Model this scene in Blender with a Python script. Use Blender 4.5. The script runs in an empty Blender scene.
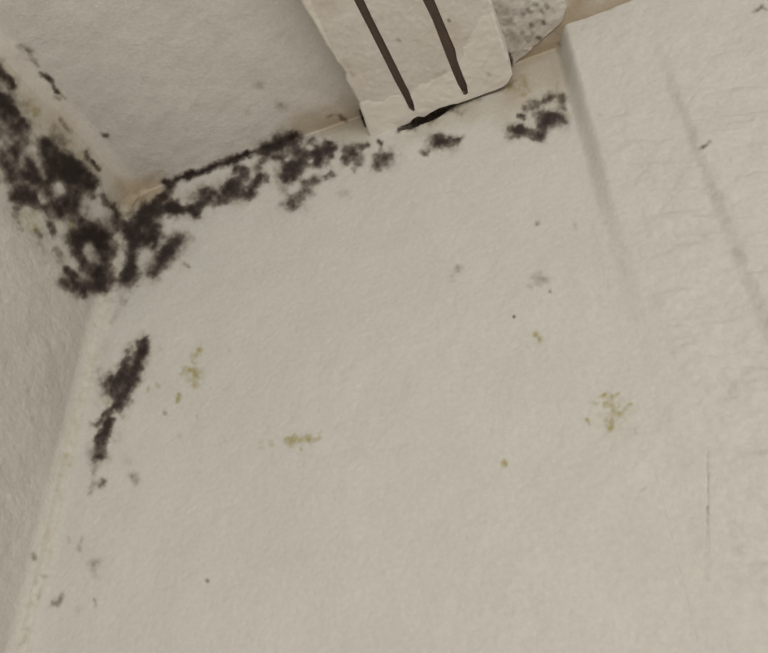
import bpy, math
import numpy as np
from mathutils import Matrix

# ------------------------------------------------------------------ camera
scene = bpy.context.scene
F = 800.84
PPX, PPY = 384.0, 326.5
ROT = np.array([[0.9278452, 0.2434814, 0.2825245],
                [0.3720875, -0.5523491, -0.7459634],
                [-0.0255761, 0.7972624, -0.6030908]])
CAM = np.array([0.0, 0.0, 1.8])
cam_data = bpy.data.cameras.new('camera')
cam_data.sensor_fit = 'HORIZONTAL'
cam_data.sensor_width = 36.0
cam_data.lens = F / 768.0 * 36.0
cam_data.clip_start = 0.01
cam = bpy.data.objects.new('camera', cam_data)
scene.collection.objects.link(cam)
M = Matrix([list(r) + [0] for r in ROT.tolist()] + [[0, 0, 0, 1]])
cam.matrix_world = Matrix.Translation(CAM.tolist()) @ M
scene.camera = cam

# ------------------------------------------------------------------ light, exposure
world = bpy.data.worlds.new('overcast_sky')
scene.world = world
world.use_nodes = True
world.node_tree.nodes['Background'].inputs[0].default_value = (0.75, 0.82, 0.92, 1)
world.node_tree.nodes['Background'].inputs[1].default_value = 0.6
WIN = (-0.2, 2.0, 0.35, 1.95)                 # the window behind the camera: x0, x1, z0, z1
YR = -2.6
la = bpy.data.lights.new('window_daylight', 'AREA')
la.shape = 'RECTANGLE'; la.size = WIN[1] - WIN[0]; la.size_y = WIN[3] - WIN[2]
la.energy = 65.5
la.color = (1.0, 0.985, 0.965)
lo = bpy.data.objects.new('window_daylight', la)
scene.collection.objects.link(lo)
lo.location = ((WIN[0] + WIN[1]) / 2, YR + 0.02, (WIN[2] + WIN[3]) / 2)
lo.rotation_euler = (math.radians(90), 0, 0)   # faces +y, into the room
vs = scene.view_settings
vs.view_transform = 'Standard'; vs.look = 'None'
vs.exposure = 0.0; vs.gamma = 1.0; vs.use_curve_mapping = False

# ------------------------------------------------------------------ room measures
ZC = 2.5                                       # ceiling
D, XL = 0.5084, -0.5087                        # back wall, left wall
D1, XP, XS = 0.0235, 0.0129, 0.0831            # pier: how far proud, its left edge, its second step
RH = 0.0382                                    # rail depth below the ceiling
RX0, RX3 = -0.2006, -0.0434                    # rail edges
XR = 2.3

def project(P):
    """world points (n,3) -> photo pixels (n,2)"""
    c = (P - CAM) @ ROT
    w = np.where(-c[:, 2] > 1e-4, -c[:, 2], 1e-4)
    return np.stack([PPX + c[:, 0] * F / w, PPY - c[:, 1] * F / w], 1), -c[:, 2] > 1e-3
def ray(px):
    px = np.atleast_2d(np.array(px, float))
    return np.stack([px[:, 0] - PPX, PPY - px[:, 1], np.full(len(px), -F)], 1) @ ROT.T
def on_z(px, z):
    r = ray(px); return CAM + r * ((z - CAM[2]) / r[:, 2])[:, None]

# ------------------------------------------------------------------ noise
_lat = {}
def vnoise(x, y, seed):
    if seed not in _lat:
        _lat[seed] = np.random.RandomState(seed).rand(256, 256)
    g = _lat[seed]
    xi = np.floor(x).astype(int); yi = np.floor(y).astype(int)
    fx = x - xi; fy = y - yi
    fx = fx * fx * fx * (fx * (fx * 6 - 15) + 10); fy = fy * fy * fy * (fy * (fy * 6 - 15) + 10)
    a = g[xi & 255, yi & 255]; b = g[(xi + 1) & 255, yi & 255]
    c = g[xi & 255, (yi + 1) & 255]; d = g[(xi + 1) & 255, (yi + 1) & 255]
    return (a + (b - a) * fx) * (1 - fy) + (c + (d - c) * fx) * fy - 0.5     # -0.5 .. 0.5
def fbm(x, y, scale, seed, octaves=3):
    s = 0; amp = 1.0; t = 0
    for i in range(octaves):
        s = s + amp * vnoise(x / scale + 17.3 * i, y / scale - 9.1 * i, seed + i); t += amp
        amp *= 0.5; scale *= 0.5
    return s / t * 2                                                       # about -0.7 .. 0.7
def sstep(a, b, x):
    t = np.clip((x - a) / (b - a), 0, 1); return t * t * (3 - 2 * t)

# ------------------------------------------------------------------ stains and some painted shade, traced in photo pixels: x0, y0, x1, y1, radius, strength
MOULD_SHADE = [
 # left wall below the ceiling
 (-4,68,11,84,4,.97),(-6,92,8,112,8,.97),(8,112,20,125,7.5,.97),(-4,133,25,139,9,.6),(15,150,38,178,6.5,.95),(0,157,11,176,5,.85),
 (44,143,50,156,5.5,.85),(48,152,60,172,8.5,.85),(60,160,82,176,8,.9),(25,172,38,182,8,.97),(20,190,34,196,7,.95),(14,196,20,200,5,.8),
 (45,178,52,190,6,.8),(50,172,80,178,7,.85),(76,182,72,204,8,.96),(61,206,61,213,6,1),(50,198,60,205,6,.85),(31,202,44,206,4,.7),
 (16,208,15,216,3,.45),(18,224,22,229,3,.5),(49,224,53,234,3.5,.65),(45,206,51,220,4,.5),(38,232,40,236,3,.5),
 (62,160,74,170,7,.9),(72,168,89,180,6,1),(88,180,91,187,4,.85),(66,186,64,196,6,.6),(90,196,96,198,3.5,.6),(102,198,106,202,3.5,.65),
 (112,206,117,214,3.2,.9),(87,154,87,159,2.6,.6),(92,163,99,169,2.2,.75),
 (76,220,84,232,5,.7),(75,237,100,236,8,1),(83,230,92,232,6,.9),(95,242,107,251,8,1),(79,244,78,252,5,.85),(106,258,107,276,5,.92),
 (86,262,94,274,6,.8),(100,268,106,282,6,.8),(98,284,103,287,5,.97),(83,287,92,290,5,.78),(67,271,78,282,4.5,.72),(66,283,75,286,5,.7),
 (83,293,84,297,3.2,.7),(58,283,63,286,4.5,.35),(75,291,78,297,3,.4),(92,279,92,280,10,.55),(57,250,61,259,4,.45),(52,229,53,233,3,.4),
 (114,220,127,233,6,.62),(126,226,130,236,4.5,.8),(66,270,67,273,3,.5),(40,245,44,262,4,.25),(30,236,36,244,4,.25),
 # back wall along the ceiling
 (141,222,150,236,9,1),(136,234,150,233,8,1),(149,211,140,226,7,.92),(155,212,173,207,5,.97),(172,208,192,212,4.2,.88),(134,246,133,254,5,.85),
 (149,243,153,247,4,.62),(178,239,170,250,6,.85),(166,253,154,270,5.3,.92),(151,214,161,199,4,.75),(131,255,129,270,5.2,.85),
 (134,270,126,279,5.3,.97),(186,264,188,265,2.2,.55),(169,186,166,195,4,.9),(168,183,190,175,3,1),(190,175,232,160,3.2,1),(232,161,248,154,2.7,.95),
 (248,154,262,150,3,.85),(170,207,175,206,4.5,.95),(194,211,206,200,5,.92),(204,196,223,197,6,.88),(226,192,230,185,4.2,.85),
 (266,150,279,145,6.5,.95),(285,142,292,140,5,.85),(275,157,286,158,4,.85),(235,170,245,170,3.8,.8),(232,188,240,180,7,.97),(228,191,236,193,4.5,.9),
 (250,189,262,177,4.6,.9),(240,193,248,193,4,.85),(257,169,264,160,3,.55),(244,172,246,180,3.2,.7),(291,141,297,151,6,.9),(296,137,298,139,4,.8),(311,141,314,146,4,.75),
 (309,156,326,150,6,.94),(316,161,320,159,5,.9),(304,158,303,164,4,.8),(330,145,331,149,3.6,.75),(330,154,331,157,3,.85),(291,167,296,172,6.2,.92),
 (282,174,286,177,3.6,.8),(293,178,294,179,2.5,.8),(299,162,302,158,4,.75),(291,204,298,199,5,.78),(306,186,313,182,5,.68),(310,190,312,194,3.4,.45),(300,192,304,188,3,.4),
 (287,206,290,207,4,.5),(326,177,332,172,2.8,.75),(320,181,324,178,3,.4),(281,182,283,192,4.4,.3),(342,193,346,195,4.5,.28),(290,195,292,197,3,.4),
 (346,150,351,149,4.6,.85),(346,156,346,162,3.8,.75),(353,147,366,145,2.8,.75),(355,157,360,160,5,.68),(356,164,358,166,3,.6),(379,141,381,143,1.8,.8),(381,146,381,151,1.6,.55),
 (380,160,390,157,4.6,.85),(375,167,380,163,3,.55),(353,169,355,171,2.4,.45),
 (435,143,449,142,4.4,.92),(453,141,457,139,3,.8),(438,138,441,138,3,.6),(421,151,428,150,2.8,.5),(424,154,425,154,2.2,.6),(458,139,463,137,2,.4),
 (521,116,524,117,2.6,.9),(527,108,546,100,3.8,.74),(551,97,563,98,4,.7),(562,100,563,106,4,.7),(541,117,556,119,5.4,.9),(557,118,562,120,4,.7),(545,124,549,120,5,.7),
 (513,130,518,132,4,.88),(509,137,512,137,3,.4),(524,131,541,137,4.4,.7),(534,139,540,139,2.5,.9),(543,126,541,134,5,.65),(564,122,568,122,3,.3),(521,127,524,130,3,.6),(556,95,557,83,.9,.3),
 # low in the corner
 (145,340,141,352,3.4,.75),(142,350,132,374,5.6,1),(128,358,119,372,2.8,.65),(130,350,136,344,2.6,.5),(113,386,125,378,6.4,.97),(131,374,122,400,6.2,.97),(112,382,114,392,5.4,.95),
 (112,407,120,405,3.4,.78),(107,411,95,425,2.4,.72),(118,402,108,414,2.6,.7),(109,421,102,438,4.4,.95),(102,438,98,455,5,.95),(106,450,108,453,2,.5),(96,464,90,494,2.2,.28),
 (99,485,103,482,3.4,.62),(133,476,135,480,4,.42),(125,458,127,462,5,.18),(124,302,112,322,3,.32),(118,286,122,300,3,.22),(106,340,100,372,3.5,.16),
 (33,556,35,558,2.6,.42),(90,564,98,562,3,.4),(95,568,96,573,4,.25),(63,595,56,604,3,.45),(50,607,56,604,2,.3),(81,540,79,550,2,.32),(95,602,96,604,2.1,.42),(77,609,78,612,3.6,.22),
 (27,630,23,642,2.6,.25),(40,590,39,598,2,.28),(43,576,48,576,2,.26),(68,538,69,543,2,.2),(30,392,32,400,6,.14),(30,418,32,421,2.6,.22),(62,424,63,430,5,.1),(48,383,44,400,6,.08),
 # flecks on the ceiling, with a shadow mark painted left of the rail
 (20,46,30,52,3.2,.38),(28,52,38,66,2.2,.45),(18,58,28,58,3.5,.2),(42,75,50,79,2.4,.65),(50,79,57,92,2,.75),(55,98,60,99,1.8,.45),(58,92,66,98,1.4,.35),(60,120,71,132,1.8,.55),(55,127,61,129,2.6,.25),(103,134,108,135,2.4,.7),
 (185,130,186,131,2,.2),(279,105,283,107,3.8,.32),(258,85,261,86,3.6,.26),(246,112,250,113,2,.15),(329,117,338,115,2,.42),(342,116,347,120,2.4,.6),(360,111,363,118,1.1,.95),(363,118,365.5,126,1,.9),
 (314,84,316,86,4,.16),(286,38,289,42,5,.1),(35,100,40,104,3,.12),
 # ceiling right of the rail
 (530,18,534,24,20,.25),(520,44,526,40,10,.2),(506,20,512,34,9,.34),(498,6,505,14,7,.25),(530,24,532,26,1.6,.55),(534,4,536,5,1.8,.5),(543,22,544,24,1.6,.6),(538,37,540,38,1.7,.6),(528,10,530,12,2,.35),(547,6,549,8,2,.4),(554,9,555,11,1.6,.4),
 (541,10,543,12,1.5,.4),(522,14,524,16,2,.3),(510,55,512,63,2.4,.85),(508,50,510,55,2,.5),(526,40,528,42,1.5,.3),(559,44,560,45,1.5,.3),(556,33,558,34,1.6,.2),
 # shade painted into the gap behind and along the rail end
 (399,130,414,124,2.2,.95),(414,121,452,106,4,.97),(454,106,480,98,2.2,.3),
 # specks on the back wall
 (537,224,539,224,2.2,.42),(575,222,576,226,2,.2),(513,316,513.6,316.5,1.2,.75),(457,270,460,269,3.4,.34),(451,276,452,280,3,.22),(536,279,545,280,5.5,.3),(541,275,542,276,4,.2),(550,291.5,550.6,292,1.3,.4),(529,286,531,287,1.6,.3),
 (207,580,207.5,581,1.5,.6),(164.5,412,165.5,413,1.8,.45),(229,349,230,351,1.8,.18),(495,490,496,491,1,.25),(341,509,342,511,1.6,.15),(641,491,646,488,1.3,.2),(635,428,636,433,1.3,.28),
 (152,373,153,377,2,.2),(160,345,161,349,1.6,.2),(196,416,197,417,1.5,.15),(640,246,641,262,.8,.12),(609,266,608,290,.8,.14),(603,262,604,284,.8,.12),
 # pier marks
 (703,146,710,142,1.6,.6),(700,148,703,147,1.8,.28),(757,9,762,7,2,.42),(761,7,766,10,1.3,.4),(753,12,757,10,1.5,.3),(599,114,600,115,1,.4),
 (708,451,708,480,.7,.3),(708,480,707.6,520,.7,.26),(707.6,508,707.8,512,1.4,.4),(707.6,520,706,556,.8,.26),(706,556,708,652,1.2,.07),(682,465,694,462,1.2,.14),
 (640,165,641,166,1.4,.18),
]
HOLES = [(58.5,186,60,191,4.6,.95),(41,194,44,200,3.8,.95),(88,249,94,260,4.6,.97),(247,183,250,181,2.8,.7),(309,147,311,148,2,.7),(287,160,290,158,2.2,.8),(310,162,311,161,1.6,.7),
 (151,244,151,245,2,.6),(20,158,24,170,3,.5),(38,166,44,178,3,.6),(530,120,534,115,4,.85),(527,126,529,127,2,.7),(548,106,553,104,3,.5),(107,400,109,403,3.2,.85),(135,345,135,349,2.2,.6),
 (236,176,238,175,2,.6),(252,184,247,190,2,.5),(275,165,280,172,4,.8),(150,258,146,266,3.5,.6)]
YELLOW = [(106,296,66,460,6,.1),(66,460,20,655,6,.1),(200,346,194,360,3.4,.55),(183,371,188,370,3.2,.5),(196,373,194,382,5.2,.48),(197,376,197,378,2.4,.35),(178,394,177,400,2.2,.7),(289,438,292,442,3.6,.6),(292,440,308,439,4,.5),(302,446,302,449,2,.35),  # first two strokes paint shade over the bright corner cove
 (316,438,319,436,3,.3),(260,443,261,447,3,.16),(270,442,271,445,2.4,.22),(145,387,147,389,2,.4),(157,384,159,386,1.6,.45),(107,401,108,403,3.4,.6),(611,420,611,428,2.5,.9),(611,408,614,415,2.8,.65),(613,397,613,400,2.2,.5),
 (587,419,589,423,1.5,.7),(600,397,605,394,1.5,.5),(629,404,631,404,1.4,.65),(620,412,626,408,2,.5),(617,394,619,393,1.4,.45),(612,410,614,412,15,.16),(596,382,597,383,1.3,.4),(606,403,616,409,4,.3),(590,404,597,402,1.6,.25),
 (504,463,507,464,2.6,.6),(536,336,539,337,2.6,.6),(537,336,538,339,4,.25),(545,349,546,350,2,.15),
 (31,108,34,112,7,.34),(68,148,76,156,7,.28),(28,216,36,224,8,.3),(72,222,74,228,4,.4),(520,80,524,90,6,.42),(505,90,512,86,3,.5),(135,386,140,390,3,.2),(568,114,569,116,2,.4),(180,436,181,437,2,.15),(222,442,224,444,3,.1)]
TAN = [(130,200,150,190,13,.97),(120,186,160,196,8,.6),(0,58,60,122,13,.34),(60,122,122,190,13,.38),(118,176,122,184,3,.35),(122,184,134,189,3,.35),(112,200,118,240,7,.3),(114,245,116,275,5,.35),(140,186,160,180,8,.3),(300,124,360,118,10,.7),(300,122,360,118,14,.3),(330,128,366,136,10,.4),(320,120,322,136,3,.3),  # tan discolouration; strokes along the coves also paint down their bright bands of light
 (512,66,566,40,12,.75),(520,86,560,70,18,.6),(470,108,512,96,12,.4),(430,124,470,112,10,.35),(500,118,512,106,10,.3),(558,100,562,70,9,.4),(395,142,420,132,6,.2),(345,100,352,108,8,.3),
 (175,200,215,186,7,.25),(255,165,262,160,5,.25),(15,104,70,152,12,.2),(106,296,66,460,7,.15),(66,460,20,655,7,.15)]  # last two: tan corner, also painted down where the cove catches light
CEIL_TAN = [(568,22,582,-6,10,.97),(576,26,660,-6,16,.97),(560,40,574,28,10,.97),(530,58,566,36,8,.9)]

def strokes(px, data, soft=1.0):
    acc = np.ones(len(px))
    for x0, y0, x1, y1, r, s in data:
        if s < 0.8 and soft != 1.01: s = s * (0.5 + 0.5 * s / 0.8)
        R = r * soft * 2.5 + 1.0
        m = np.nonzero((px[:, 0] > min(x0, x1) - R) & (px[:, 0] < max(x0, x1) + R) & (px[:, 1] > min(y0, y1) - R) & (px[:, 1] < max(y0, y1) + R))[0]
        if not len(m): continue
        p = px[m]; dx, dy = x1 - x0, y1 - y0
        t = np.clip(((p[:, 0] - x0) * dx + (p[:, 1] - y0) * dy) / (dx * dx + dy * dy + 1e-6), 0, 1)
        d = np.hypot(p[:, 0] - x0 - t * dx, p[:, 1] - y0 - t * dy)
        e = d / (r * soft + 0.25)
        acc[m] *= 1 - s * np.exp(-0.75 * np.minimum(e, 9) ** 2.3)
    return 1 - acc
def in_poly(px, poly):
    x, y = px[:, 0], px[:, 1]; r = np.zeros(len(px), bool); n = len(poly)
    for i in range(n):
        (x0, y0), (x1, y1) = poly[i], poly[(i + 1) % n]
        if y0 == y1: continue
        c = ((y0 > y) != (y1 > y)) & (x < (x1 - x0) * (y - y0) / (y1 - y0) + x0); r ^= c
    return r

def stain_channels(P, ceiling=False):
    px, ok = project(P)
    px = np.where(ok[:, None], px, -9999.0)
    u, v = px[:, 0], px[:, 1]
    w = px.copy()
    w[:, 0] += 2.6 * fbm(u, v, 9, 11, 3) + 1.0 * fbm(u, v, 2.6, 15, 2)
    w[:, 1] += 2.6 * fbm(u, v, 9, 21, 3) + 1.0 * fbm(u, v, 2.6, 25, 2)
    small = px + (w - px) * 0.35
    big = [(*s[:4], s[4] * (1.12 if s[5] > 0.75 and s[4] > 3.3 else 1.0), s[5]) for s in MOULD_SHADE if s[4] >= 2]; fine = [s for s in MOULD_SHADE if s[4] < 2]
    m = 1 - (1 - strokes(w, big)) * (1 - strokes(small, fine))
    m = m * (1 - strokes(small, HOLES))
    haze = strokes(px + (w - px) * 2.0, [q for q in big if q[5] > 0.75 and q[4] > 3.3], 2.0)
    m = 1 - (1 - m) * (1 - haze * np.clip(0.16 + 0.5 * fbm(u, v, 14, 71, 4), 0, 0.5))
    m = m * np.clip(0.93 + 0.28 * fbm(u, v, 11, 81, 4), 0.6, 1.0)
    m = np.clip(m + 0.3 * fbm(u, v, 5.5, 31, 3) * 4 * m * (1 - m) , 0, 1)
    y = strokes(small, YELLOW, 1.01)
    y = np.clip(y + 0.9 * fbm(u, v, 5, 41, 3) * 4 * y * (1 - y), 0, 1)
    t = strokes(w, TAN, 1.01)
    if ceiling: t = 1 - (1 - t) * (1 - strokes(px, CEIL_TAN))
    return px, m, y, t

# ------------------------------------------------------------------ materials
def new_mat(name):
    m = bpy.data.materials.new(name); m.use_nodes = True
    nt = m.node_tree; b = nt.nodes['Principled BSDF']
    return m, nt, b
def plaster(name, base, dark, light, rough=0.9, grain=300.0, bump=0.45, white=(0.76, 0.73, 0.67)):
    """matte distemper: a base tone with faint mottling, and the stains and painted shade held in the mesh attribute 'stain'"""
    m, nt, b = new_mat(name)
    N, L = nt.nodes, nt.links
    tc = N.new('ShaderNodeTexCoord')
    n1 = N.new('ShaderNodeTexNoise'); n1.inputs['Scale'].default_value = 26; n1.inputs['Detail'].default_value = 5; n1.inputs['Roughness'].default_value = 0.6
    L.new(tc.outputs['Object'], n1.inputs['Vector'])
    cr = N.new('ShaderNodeValToRGB')
    cr.color_ramp.elements[0].position = 0.3; cr.color_ramp.elements[0].color = (*dark, 1)
    cr.color_ramp.elements[1].position = 0.7; cr.color_ramp.elements[1].color = (*light, 1)
    e = cr.color_ramp.elements.new(0.5); e.color = (*base, 1)
    L.new(n1.outputs['Fac'], cr.inputs[0])
    n3 = N.new('ShaderNodeTexNoise'); n3.inputs['Scale'].default_value = 230; n3.inputs['Detail'].default_value = 4; n3.inputs['Roughness'].default_value = 0.65
    L.new(tc.outputs['Object'], n3.inputs['Vector'])
    mr3 = N.new('ShaderNodeMapRange'); mr3.inputs[1].default_value = 0.3; mr3.inputs[2].default_value = 0.7; mr3.inputs[3].default_value = 0.945; mr3.inputs[4].default_value = 1.055
    L.new(n3.outputs['Fac'], mr3.inputs[0])
    vm = N.new('ShaderNodeVectorMath'); vm.operation = 'SCALE'; L.new(cr.outputs[0], vm.inputs[0]); L.new(mr3.outputs[0], vm.inputs['Scale'])
    at = N.new('ShaderNodeAttribute'); at.attribute_name = 'stain'
    sp = N.new('ShaderNodeSeparateColor'); L.new(at.outputs['Color'], sp.inputs[0])
    def mix(a, fac, col, blend='MIX', k=1.0):
        x = N.new('ShaderNodeMix'); x.data_type = 'RGBA'; x.blend_type = blend
        if k != 1.0:
            q = N.new('ShaderNodeMath'); q.operation = 'MULTIPLY'; q.inputs[1].default_value = k
            L.new(fac, q.inputs[0]); fac = q.outputs[0]
        L.new(fac, x.inputs['Factor']); L.new(a, x.inputs[6]); x.inputs[7].default_value = (*col, 1)
        return x.outputs[2]
    c = mix(vm.outputs[0], at.outputs['Alpha'], white)
    c = mix(c, sp.outputs[2], (0.67, 0.58, 0.455), 'MULTIPLY')
    c = mix(c, sp.outputs[1], (0.62, 0.55, 0.27), 'MULTIPLY')
    mr = N.new('ShaderNodeValToRGB'); mr.color_ramp.interpolation = 'B_SPLINE'
    el = mr.color_ramp.elements
    el[0].position = 0.0; el[0].color = (1, 1, 1, 1); el[1].position = 1.0; el[1].color = (0.030, 0.021, 0.021, 1)
    for ps, cl in ((0.25, (0.66, 0.64, 0.60)), (0.5, (0.33, 0.305, 0.275)), (0.75, (0.115, 0.092, 0.085))):
        q = el.new(ps); q.color = (*cl, 1)
    L.new(sp.outputs[0], mr.inputs[0])
    x = N.new('ShaderNodeMix'); x.data_type = 'RGBA'; x.blend_type = 'MULTIPLY'; x.inputs['Factor'].default_value = 1
    L.new(c, x.inputs[6]); L.new(mr.outputs[0], x.inputs[7]); c = x.outputs[2]
    L.new(c, b.inputs['Base Color'])
    b.inputs['Roughness'].default_value = rough
    b.inputs['Specular IOR Level'].default_value = 0.25
    n2 = N.new('ShaderNodeTexNoise'); n2.inputs['Scale'].default_value = grain; n2.inputs['Detail'].default_value = 3
    L.new(tc.outputs['Object'], n2.inputs['Vector'])
    bp = N.new('ShaderNodeBump'); bp.inputs['Strength'].default_value = bump; bp.inputs['Distance'].default_value = 0.001
    L.new(n2.outputs['Fac'], bp.inputs['Height']); L.new(bp.outputs[0], b.inputs['Normal'])
    return m
def around(c, k=0.025):
    return tuple(x * (1 - k) for x in c), tuple(x * (1 + k) for x in c)
WALL = (0.542, 0.529, 0.486)
d_, l_ = around(WALL); mat_wall = plaster('wall_plaster', WALL, d_, l_)
CEIL = (0.65, 0.629, 0.592)
d_, l_ = around(CEIL, 0.04); mat_ceil = plaster('ceiling_plaster', CEIL, d_, l_)
SIDE = (0.595, 0.579, 0.538)
d_, l_ = around(SIDE); mat_side = plaster('side_wall_plaster', SIDE, d_, l_)
PIER = WALL
d_, l_ = around(PIER); mat_pier = plaster('pier_plaster', PIER, d_, l_, bump=0.55, grain=260)
RAIL = (0.645, 0.617, 0.575)
d_, l_ = around(RAIL, 0.03); mat_rail = plaster('rail_paint', RAIL, d_, l_, rough=0.75, bump=0.12)

def wood_dark():
    m, nt, b = new_mat('groove_wood'); N, L = nt.nodes, nt.links
    tc = N.new('ShaderNodeTexCoord'); mp = N.new('ShaderNodeMapping'); mp.inputs['Scale'].default_value = (300, 14, 300)
    nz = N.new('ShaderNodeTexNoise'); nz.inputs['Scale'].default_value = 1; nz.inputs['Detail'].default_value = 4
    cr = N.new('ShaderNodeValToRGB')
    cr.color_ramp.elements[0].color = (0.11, 0.078, 0.062, 1); cr.color_ramp.elements[1].color = (0.17, 0.125, 0.10, 1)
    L.new(tc.outputs['Object'], mp.inputs[0]); L.new(mp.outputs[0], nz.inputs['Vector']); L.new(nz.outputs['Fac'], cr.inputs[0]); L.new(cr.outputs[0], b.inputs['Base Color'])
    b.inputs['Roughness'].default_value = 0.8
    return m
mat_groove = wood_dark()

def simple(name, a, c, scale, rough=0.7):
    m, nt, b = new_mat(name); N, L = nt.nodes, nt.links
    nz = N.new('ShaderNodeTexNoise'); nz.inputs['Scale'].default_value = scale
    cr = N.new('ShaderNodeValToRGB'); cr.color_ramp.elements[0].color = (*a, 1); cr.color_ramp.elements[1].color = (*c, 1)
    L.new(nz.outputs['Fac'], cr.inputs[0]); L.new(cr.outputs[0], b.inputs['Base Color']); b.inputs['Roughness'].default_value = rough
    return m
mat_floor = simple('floor_boards', (0.44, 0.36, 0.28), (0.52, 0.44, 0.35), 9)  # lightened so bounced light brightens the ceiling
mat_frame = simple('window_paint', (0.66, 0.65, 0.62), (0.74, 0.73, 0.70), 20, 0.5)

# ------------------------------------------------------------------ mesh helpers
COL = scene.collection
def mesh_from(name, P, quads, material, parent=None, attr=None, smooth=True):
    me = bpy.data.meshes.new(name)
    nq = len(quads)
    me.vertices.add(len(P)); me.vertices.foreach_set('co', np.ascontiguousarray(P, np.float32).ravel())
    k = quads.shape[1]
    me.loops.add(nq * k); me.loops.foreach_set('vertex_index', np.ascontiguousarray(quads, np.int32).ravel())
    me.polygons.add(nq); me.polygons.foreach_set('loop_start', np.arange(0, nq * k, k, dtype=np.int32))
    me.update(calc_edges=True)
    me.polygons.foreach_set('use_smooth', np.full(nq, smooth)); me.update()
    if attr is not None:
        a = me.attributes.new('stain', 'FLOAT_COLOR', 'POINT')
        a.data.foreach_set('color', np.ascontiguousarray(attr, np.float32).ravel())
    me.materials.append(material)
    o = bpy.data.objects.new(name, me); COL.objects.link(o)
    if parent is not None: o.parent = parent
    return o
def structure(o, label, cat):
    o['kind'] = 'structure'; o['label'] = label; o['category'] = cat
def axis(*parts):
    """(start, end, step) pieces glued into one increasing coordinate list"""
    out = []
    for a, b, s in parts:
        n = max(1, int(round((b - a) / s))); out.append(np.linspace(a, b, n + 1)[:-1])
    out.append(np.array([parts[-1][1]])); return np.concatenate(out)
def grid(nu, nv):
    i, j = np.meshgrid(np.arange(nu - 1), np.arange(nv - 1), indexing='ij')
    a = (i * nv + j).ravel()
    return np.stack([a, a + nv, a + nv + 1, a + 1], 1)
def cove(t, R):
    q = np.clip(R - t, 0, R); return R - np.sqrt(np.maximum(R * R - q * q, 0))
def patches(parent, P, Q, px, val, nrm, regions, name, thr, material, attr, lift=0.0005):
    """the spots themselves, as thin crusts standing off the plaster, one mesh for each patch"""
    fc = val[Q].mean(1); fp = px[Q].mean(1)
    for x0, y0, x1, y1, label in regions:
        s = (fc > thr) & (fp[:, 0] >= x0) & (fp[:, 0] < x1) & (fp[:, 1] >= y0) & (fp[:, 1] < y1)
        if s.sum() < 4: continue
        q = Q[s]; ids, inv = np.unique(q.ravel(), return_inverse=True)
        R = P[ids] + nrm * (lift * (0.6 + 0.6 * val[ids]))[:, None]
        o = mesh_from(name, R, inv.reshape(q.shape), material, parent, attr[ids])
        o['label'] = label
def chan(m, y, t, w=None):
    return np.stack([m, y, t, np.zeros_like(m) if w is None else w], 1)

# cove radii along the three edges
def r_back_ceiling(x):  return 0.0012 + 0.004 * (1 - sstep(0.015, 0.06, x - XL)) 
def r_left_ceiling(y):  return np.full_like(y, 0.03)
def r_back_left(z):     return 0.018 - 0.006 * sstep(2.38, 2.46, z)

# ------------------------------------------------------------------ back wall
xs = axis((XL, 0.04, 0.0010), (0.04, 0.12, 0.004), (0.12, XR, 0.1))
zs = axis((0, 1.7, 0.1), (1.7, 1.9, 0.004), (1.9, ZC, 0.0010))
X, Zz = np.meshgrid(xs, zs, indexing='ij'); x, z = X.ravel(), Zz.ravel()
def wall_relief(x, z):
    return 0.0022 * fbm(x, z, 0.12, 101, 3) + 0.0006 * fbm(x, z, 0.014, 105, 3) + 0.00022 * fbm(x, z, 0.0045, 108, 2)
off = wall_relief(x, z) - 0.004 * sstep(XP - 0.0185, XP - 0.008, x)        # the wall passes behind the pier
flat = np.stack([x, np.full_like(x, D), z], 1)
px0, m, y_, t_ = stain_channels(flat)
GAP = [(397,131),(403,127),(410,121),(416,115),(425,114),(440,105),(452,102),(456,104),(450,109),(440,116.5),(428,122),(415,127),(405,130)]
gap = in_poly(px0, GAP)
tl, tcl = x - XL, ZC - z
rbl, rbc = r_back_left(z), r_back_ceiling(x)
off = off * np.minimum(sstep(0.004, 0.035, tl), sstep(0.001, 0.012, tcl)) + cove(tl, rbl) + cove(tcl, rbc) + 0.0006 * m * fbm(x, z, 0.004, 111, 2)
off = np.where(gap, -0.010, off)
gap_shade = gap * 0.82  # darkness of the gap, painted through the mould channel
P = np.stack([x, D - off, z], 1)
Q = grid(len(xs), len(zs))
keep = ((tl > 0.293 * rbl - 0.0015) & (tcl > 0.293 * rbc - 0.0015))[Q].any(1)
px, m, y_, t_ = stain_channels(P)
A = chan(np.maximum(m, gap_shade), y_, t_)
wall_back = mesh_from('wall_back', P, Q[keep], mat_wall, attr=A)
structure(wall_back, 'off-white plaster wall with black mould along its top and yellow spots', 'wall')
BACK_MOULD = [
 (112,120,202,325,'black mould filling the corner and running up under the ceiling'),
 (202,120,278,325,'black mould on the wall below the dark ceiling line, middle stretch'),
 (278,110,340,190,'dense black mould clump where the ceiling stain turns towards the rail'),
 (270,190,340,325,'faint smoky grey mould hanging below the dense clump'),
 (340,120,400,180,'small black mould spots below the left corner of the rail'),
 (410,133,470,160,'single black mould smudge below the slot ends of the rail'),
 (500,85,575,150,'ring-shaped black mould patch beside the pier'),
 (85,325,160,470,'elongated black mould streak lower down the wall corner')]
patches(wall_back, P, Q[keep], px, m, np.array([0, -1.0, 0]), BACK_MOULD, 'mould_patch', 0.5, mat_wall, A)
BACK_YELLOW = [
 (170,335,215,410,'mustard yellow stain of several drips beside the mould streak'),
 (280,425,330,455,'flat mustard yellow smear in the lower middle of the wall'),
 (580,375,640,435,'splattered olive yellow stain beside the pier'),
 (495,455,515,475,'small yellow dot low on the wall'),
 (528,325,552,355,'small yellow dot in the middle of the wall')]
patches(wall_back, P, Q[keep], px, y_, np.array([0, -1.0, 0]), BACK_YELLOW, 'yellow_stain', 0.33, mat_wall, A, 0.0003)

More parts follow.
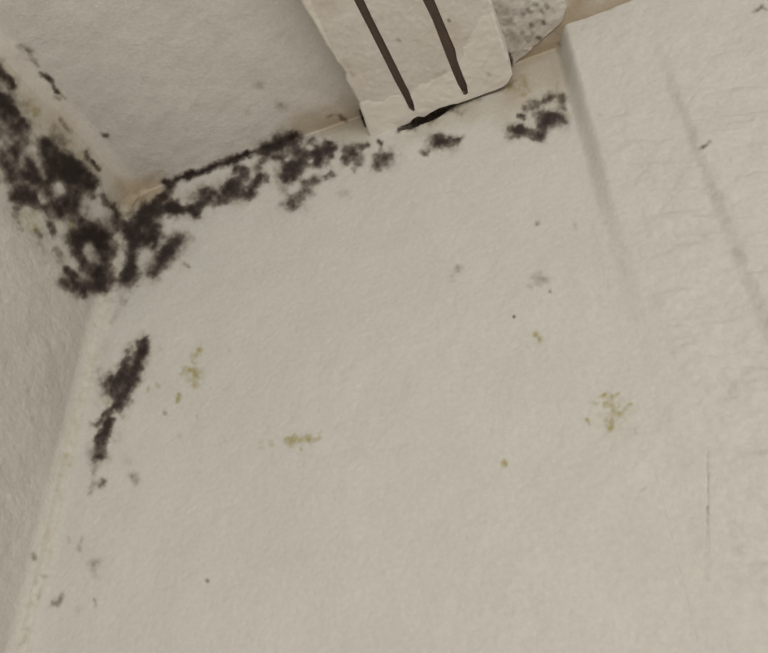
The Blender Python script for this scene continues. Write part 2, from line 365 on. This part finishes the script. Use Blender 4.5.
# ------------------------------------------------------------------ left wall
ys = axis((YR, 0.1, 0.1), (0.1, 0.17, 0.004), (0.17, D, 0.0011))
zs = axis((0, 1.7, 0.1), (1.7, 1.9, 0.004), (1.9, ZC, 0.0012))
Yy, Zz = np.meshgrid(ys, zs, indexing='ij'); y, z = Yy.ravel(), Zz.ravel()
tb, tcl = D - y, ZC - z
rbl, rlc = r_back_left(z), r_left_ceiling(y)
off = 0.0028 * fbm(y, z, 0.11, 201, 3) + 0.0007 * fbm(y, z, 0.014, 205, 3) + 0.00022 * fbm(y, z, 0.0045, 208, 2)
off = off * np.minimum(sstep(0.004, 0.035, tb), sstep(0.006, 0.04, tcl)) + cove(tb, rbl) + cove(tcl, rlc)
P = np.stack([XL + off, y, z], 1)
Q = grid(len(ys), len(zs))
keep = ((tb > 0.293 * rbl - 0.0015) & (tcl > 0.293 * rlc - 0.0015))[Q].any(1)
px, m, y_, t_ = stain_channels(P)
A = chan(m, y_, t_)
wall_left = mesh_from('wall_left', P, Q[keep][:, ::-1], mat_side, attr=A)
structure(wall_left, 'off-white plaster side wall with a broad black mould patch near the ceiling', 'wall')
patches(wall_left, P, Q[keep][:, ::-1], px, m, np.array([1.0, 0, 0]), [
 (-20,60,46,140,'black mould running off the picture edge under the ceiling'),
 (-20,140,112,216,'broad black mould patch with pale holes below the ceiling edge'),
 (20,216,125,305,'black mould patch at the wall corner with one oval pale hole')], 'mould_patch', 0.5, mat_side, A)

# ------------------------------------------------------------------ ceiling
xs = axis((XL, 0.14, 0.0012), (0.14, XR, 0.12))
ys = axis((YR, -0.1, 0.1), (-0.1, 0.15, 0.006), (0.15, D, 0.0011))
X, Yy = np.meshgrid(xs, ys, indexing='ij'); x, y = X.ravel(), Yy.ravel()
tl, tb = x - XL, D - y
rlc, rbc = r_left_ceiling(y), r_back_ceiling(x)
flat = np.stack([x, y, np.full_like(x, ZC)], 1)
px0, ok = project(flat)
OLD = [(470,-60),(478,20),(500,66),(513,63),(524,55),(534,46),(545,36),(556,26),(563,18),(566,10),(566,3),(560,-8),(575,-60)]
wob = px0 + np.stack([1.5 * fbm(px0[:, 0], px0[:, 1], 8, 61, 2), 1.5 * fbm(px0[:, 0], px0[:, 1], 8, 65, 2)], 1)
old = in_poly(wob, OLD) & ok
sweep = fbm(x * 0.5 + y * 0.9, y * 0.25 - x * 0.45, 0.011, 301, 2)      # long trowel sweeps
off = 0.0022 * fbm(x, y, 0.10, 305, 3) + 0.0004 * sweep + 0.0003 * fbm(x, y, 0.012, 309, 3)
off = off * np.minimum(sstep(0.006, 0.04, tl), sstep(0.001, 0.012, tb)) + cove(tl, rlc) + cove(tb, rbc) + np.where(old, 0.0016 + 0.0008 * fbm(x, y, 0.006, 311, 2), 0)
P = np.stack([x, y, ZC - off], 1)
Q = grid(len(xs), len(ys))
keep = ((tl > 0.293 * rlc - 0.0015) & (tb > 0.293 * rbc - 0.0015))[Q].any(1)
px, m, y_, t_ = stain_channels(P, True)
t_ = np.where(old, t_ * 0.35, t_)
A = chan(m, y_, t_)
ceiling = mesh_from('ceiling', P, Q[keep][:, ::-1], mat_ceil, attr=A)
structure(ceiling, 'grey-white plaster ceiling with a few dark flecks', 'ceiling')
patches(ceiling, P, Q[keep][:, ::-1], px, m, np.array([0, 0, -1.0]), [
 (160,120,345,190,'thin black mould line along the ceiling edge')], 'mould_patch', 0.5, mat_ceil, A)

# ------------------------------------------------------------------ pier standing proud of the back wall
xs = axis((XP - 0.021, XP + 0.012, 0.0008), (XP + 0.012, 0.20, 0.0012), (0.20, 0.75, 0.05))
zs = axis((0, 1.75, 0.1), (1.75, 1.95, 0.004), (1.95, ZC, 0.0012))
X, Zz = np.meshgrid(xs, zs, indexing='ij'); x, z = X.ravel(), Zz.ravel()
wx = x + 0.0022 * fbm(z, z * 0 + 3.3, 0.09, 401, 3) + 0.0004 * fbm(x, z, 0.015, 404, 2)
edge = sstep(XP - 0.014, XP + 0.004, wx)
s2 = sstep(XS - 0.002, XS + 0.009, wx + 0.002 * fbm(z, z * 0 + 8, 0.06, 411, 3))
fade = 1 - sstep(ZC - 0.12, ZC - 0.03, z)
ridges = fbm(x * 0.6, z * 1.25 + 0.4 * x, 0.020, 421, 3) - 0.08
ridges = np.maximum(ridges, 0.0) * (1 - sstep(2.32, 2.46, z))
inside = sstep(XP + 0.004, XP + 0.02, x)
depth = D1 * (0.05 + 0.95 * np.clip((z - 2.06) / 0.44, 0, 1) ** 2.0)
off = wall_relief(x, z) + 0.0001 - 0.0006 * (1 - sstep(XP - 0.0208, XP - 0.0195, x)) + depth * edge + 0.0034 * s2 * fade + inside * (0.0010 * fbm(x, z, 0.09, 425, 3) + 0.0045 * ridges + 0.0009 * fbm(x, z, 0.013, 431, 3) + 0.0003 * fbm(x, z, 0.0045, 435, 2))
crk_px, ok = project(np.stack([x, D - off, z], 1))
crack = ok & (np.abs(crk_px[:, 0] - 708) < 0.8) & (crk_px[:, 1] > 450) & (crk_px[:, 1] < 556)
off = off - np.where(crack, 0.0006, 0)
P = np.stack([x, D - off, z], 1)
Q = grid(len(xs), len(zs))
px, m, y_, t_ = stain_channels(P)
A = chan(m, y_, t_ * (1 - 0.8 * sstep(XP - 0.018, XP, x)))
pier = mesh_from('wall_pier', P, Q, mat_wall, attr=A)
structure(pier, 'raised off-white plaster pier with rounded edge and a shallow second step', 'wall')

# ------------------------------------------------------------------ slotted rail under the ceiling
ZB = ZC - RH
def crop(pts):     # pixels read off an enlarged crop of the photograph
    return [(290 + a / 3.339, b / 3.339) for a, b in pts]
S1L = crop([(215,3),(262,95),(310,190),(350,270),(385,335),(398,362),(411,371)])
S1R = crop([(248,3),(275,60),(315,140),(360,230),(395,300),(413,345),(417,369)])
S2L = crop([(445,3),(475,65),(500,130),(525,195),(545,245),(560,280),(577,309)])
S2R = crop([(483,3),(505,55),(530,115),(552,165),(558,200),(575,245),(590,280),(595,311)])
def edge_of(pts):
    p = on_z(pts, ZB); s = D - p[:, 1]; o = np.argsort(s); return s[o], p[o, 0]
END = [(366,138),(380,140),(391,136),(397,130.5),(402,127.5),(410,122.5),(413,118.5),(418,116),(424,117),(430,113),(440,107.5),(452,104),(458,103),(466,100.5),(480,95.5),(495,90),(503,86.5),(508,82),(511,76)]
pe = on_z(END, ZB); o_ = np.argsort(pe[:, 0]); EX, EY = pe[o_, 0], pe[o_, 1]
LIP = edge_of([(299,0),(316,27),(326,46),(334,58),(345,74),(346,82),(352,92),(358,103),(361,112),(366,126),(368,133)])
RGT = edge_of([(487,-8),(492,4),(497,24),(503,44),(509,60),(512,72)])
ss = axis((0, 0.20, 0.0010), (0.20, 0.30, 0.005), (0.30, 2.9, 0.1))
tips = []
def slot(Le, Re):
    (sl, xl), (sr, xr) = edge_of(Le), edge_of(Re)
    tip = min(sl[0], sr[0]); xt = (xl[0] + xr[0]) / 2
    a = np.interp(ss, sl, xl); b = np.interp(ss, sr, xr)
    g = (ss > tip)
    return np.where(g, a, xt), np.where(g, np.maximum(b, a), xt), tip
a1, b1, t1 = slot(S1L, S1R)
a2, b2, t2 = slot(S2L, S2R)
xl_ = np.interp(ss, LIP[0], LIP[1]) + 0.0006 * fbm(ss, ss * 0 + 1, 0.006, 501, 2)
xr_ = np.interp(ss, RGT[0], RGT[1]) + 0.0005 * fbm(ss, ss * 0 + 5, 0.006, 505, 2)
rail = bpy.data.objects.new('curtain_rail', None); COL.objects.link(rail)
rail.location = (0, 0, 0)
rail['label'] = 'white-painted ceiling rail with two long dark slots, butting against the back wall'
rail['category'] = 'curtain rail'
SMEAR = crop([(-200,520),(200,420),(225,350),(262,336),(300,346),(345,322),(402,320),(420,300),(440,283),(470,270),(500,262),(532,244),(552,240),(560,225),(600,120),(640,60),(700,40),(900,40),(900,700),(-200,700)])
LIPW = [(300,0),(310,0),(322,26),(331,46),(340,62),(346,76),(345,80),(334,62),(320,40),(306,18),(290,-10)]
def strip(xa, xb, n, round_a=False, round_b=False):
    """one painted band of the rail's underside, with its rounded outer edge and side where it has one"""
    f = np.linspace(0, 1, n)
    X = xa[:, None] + (xb - xa)[:, None] * f[None]
    U = np.zeros_like(X)
    cols, ups = [X], [U]
    if round_a:
        ang = np.linspace(math.pi / 2, 0, 7)[:-1]; r = 0.0032
        cx = xa[:, None] + r * (1 - np.sin(ang))[None] * 1.0; cu = np.repeat((r * (1 - np.cos(ang)))[None], len(ss), 0)
        X2 = xa[:, None] + r + (xb - xa - r)[:, None] * f[None]
        cols = [xa[:, None] + 0 * cx[:, :1], cx, X2]; ups = [np.full((len(ss), 1), RH + 0.002), cu, U]
    if round_b:
        ang = np.linspace(0, math.pi / 2, 7)[1:]; r = 0.0025
        X2 = xa[:, None] + (xb - xa - r)[:, None] * f[None]
        cx = xb[:, None] - r + r * np.sin(ang)[None]; cu = np.repeat((r * (1 - np.cos(ang)))[None], len(ss), 0)
        cols = [X2, cx, xb[:, None] + 0 * cx[:, :1]]; ups = [U, cu, np.full((len(ss), 1), RH + 0.002)]
    return np.concatenate(cols, 1), np.concatenate(ups, 1)
def rail_points(X, U):
    e = np.interp(X, EX, EY)                                  # where the ragged end stops short of the wall
    Y = np.minimum(D - ss[:, None], e)
    Y = e - (D - e > ss[:, None]) * 0 - np.maximum(ss[:, None] - (D - e), 0)
    return X, Y, ZB + U
VP, VQ, VA = [], [], []; base = 0
for (X, U) in (strip(xl_, a1, 46, round_a=True), strip(b1, a2, 48), strip(b2, xr_, 40, round_b=True)):
    X, Y, Zr = rail_points(X, U)
    # end face: one extra row at the wall end, going up to the ceiling
    X = np.concatenate([X[:1], X]); Y = np.concatenate([Y[:1], Y]); Zr = np.concatenate([np.full((1, X.shape[1]), ZC + 0.002), Zr])
    p = np.stack([X.ravel(), Y.ravel(), Zr.ravel()], 1)
    px, ok = project(p); px = np.where(ok[:, None], px, -999.0)
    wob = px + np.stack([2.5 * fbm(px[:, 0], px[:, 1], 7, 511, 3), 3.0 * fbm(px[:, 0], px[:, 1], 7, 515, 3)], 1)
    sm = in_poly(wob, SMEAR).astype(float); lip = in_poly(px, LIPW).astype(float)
    right = (p[:, 0] > b2.min()).astype(float)
    relief = 0.0006 * fbm(p[:, 0], p[:, 1], 0.025, 521, 3) + 0.0003 * fbm(p[:, 0], p[:, 1], 0.005, 525, 2) + 0.0003 * sm
    under = p[:, 2] < ZB + 0.02
    p[:, 2] -= np.where(under, relief, 0)
    spots = strokes(px, [(344,62,348,66,2.6,.22),(398,40,400,41,1.3,.4),(448.5,20,449.5,21,1.2,.55),(435,75,444,73,2,.2),(381,18,382,19,1.6,.2),(351,72,353,76,1.6,.25),(318,18,328,34,1.0,.1),(488,72,489,75,2,.25),(330,44,335,56,1.0,.15)])
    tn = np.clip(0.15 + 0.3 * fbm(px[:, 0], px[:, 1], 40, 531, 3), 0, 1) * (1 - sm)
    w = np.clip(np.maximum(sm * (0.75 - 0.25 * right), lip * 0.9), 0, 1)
    VP.append(p); VQ.append(grid(*X.shape)[:, ::-1] + base); VA.append(chan(spots, 0 * w, tn, w)); base += len(p)
P = np.concatenate(VP); Q = np.concatenate(VQ); A = np.concatenate(VA)
ar = P[Q]; keep = np.linalg.norm(np.cross(ar[:, 2] - ar[:, 0], ar[:, 3] - ar[:, 1]), axis=1) > 1e-10
board = mesh_from('rail_board', P, Q[keep], mat_rail, rail, A)
GD = 0.007
for a, b, t in ((a1, b1, t1), (a2, b2, t2)):
    r = ss >= t - 0.002
    s_, a_, b_ = ss[r], a[r], b[r]
    dep = np.where(s_ > t, GD, GD)
    X = np.stack([a_ - 0.0004, a_ - 0.0004, a_ + (b_ - a_) * 0.33, a_ + (b_ - a_) * 0.67, b_ + 0.0004, b_ + 0.0004], 1)
    U = np.stack([0.0009 + 0 * s_, dep, dep, dep, dep, 0.0009 + 0 * s_], 1)
    Y = np.repeat((D - s_)[:, None], 6, 1)
    p = np.stack([X.ravel(), Y.ravel(), (ZB + U).ravel()], 1)
    g = mesh_from('slot', p, grid(*X.shape)[:, ::-1], mat_groove, rail, smooth=False)
    g['label'] = 'dark brown slot cut along the rail'

# ------------------------------------------------------------------ the rest of the room, behind the camera
def box_mesh(name, boxes, material, parent=None):
    V, Fq = [], []
    for x0, x1, y0, y1, z0, z1 in boxes:
        n = len(V)
        V += [(x0, y0, z0), (x1, y0, z0), (x1, y1, z0), (x0, y1, z0), (x0, y0, z1), (x1, y0, z1), (x1, y1, z1), (x0, y1, z1)]
        Fq += [(n, n + 3, n + 2, n + 1), (n + 4, n + 5, n + 6, n + 7), (n, n + 1, n + 5, n + 4), (n + 1, n + 2, n + 6, n + 5), (n + 2, n + 3, n + 7, n + 6), (n + 3, n, n + 4, n + 7)]
    return mesh_from(name, np.array(V, float), np.array(Fq), material, parent, smooth=False)
fl = box_mesh('floor', [(XL, XR, YR, D, -0.05, 0)], mat_floor)
structure(fl, 'light brown floor of the room, out of view', 'floor')
wr = box_mesh('wall_right', [(XR, XR + 0.1, YR, D, 0, ZC)], mat_pier)
structure(wr, 'off-white plaster wall on the far right, out of view', 'wall')
x0, x1, z0, z1 = WIN
wq = box_mesh('wall_rear', [(XL, x0, YR - 0.15, YR, 0, ZC), (x1, XR, YR - 0.15, YR, 0, ZC), (x0, x1, YR - 0.15, YR, 0, z0), (x0, x1, YR - 0.15, YR, z1, ZC)], mat_pier)
structure(wq, 'off-white plaster wall with a window, behind the viewer', 'wall')
wf = box_mesh('window_1', [(x0, x0 + 0.05, YR - 0.1, YR - 0.05, z0, z1), (x1 - 0.05, x1, YR - 0.1, YR - 0.05, z0, z1), (x0 + 0.05, x1 - 0.05, YR - 0.1, YR - 0.05, z0, z0 + 0.05), (x0 + 0.05, x1 - 0.05, YR - 0.1, YR - 0.05, z1 - 0.05, z1), ((x0 + x1) / 2 - 0.03, (x0 + x1) / 2 + 0.03, YR - 0.1, YR - 0.05, z0 + 0.05, z1 - 0.05)], mat_frame)
structure(wf, 'white window frame behind the viewer', 'window')
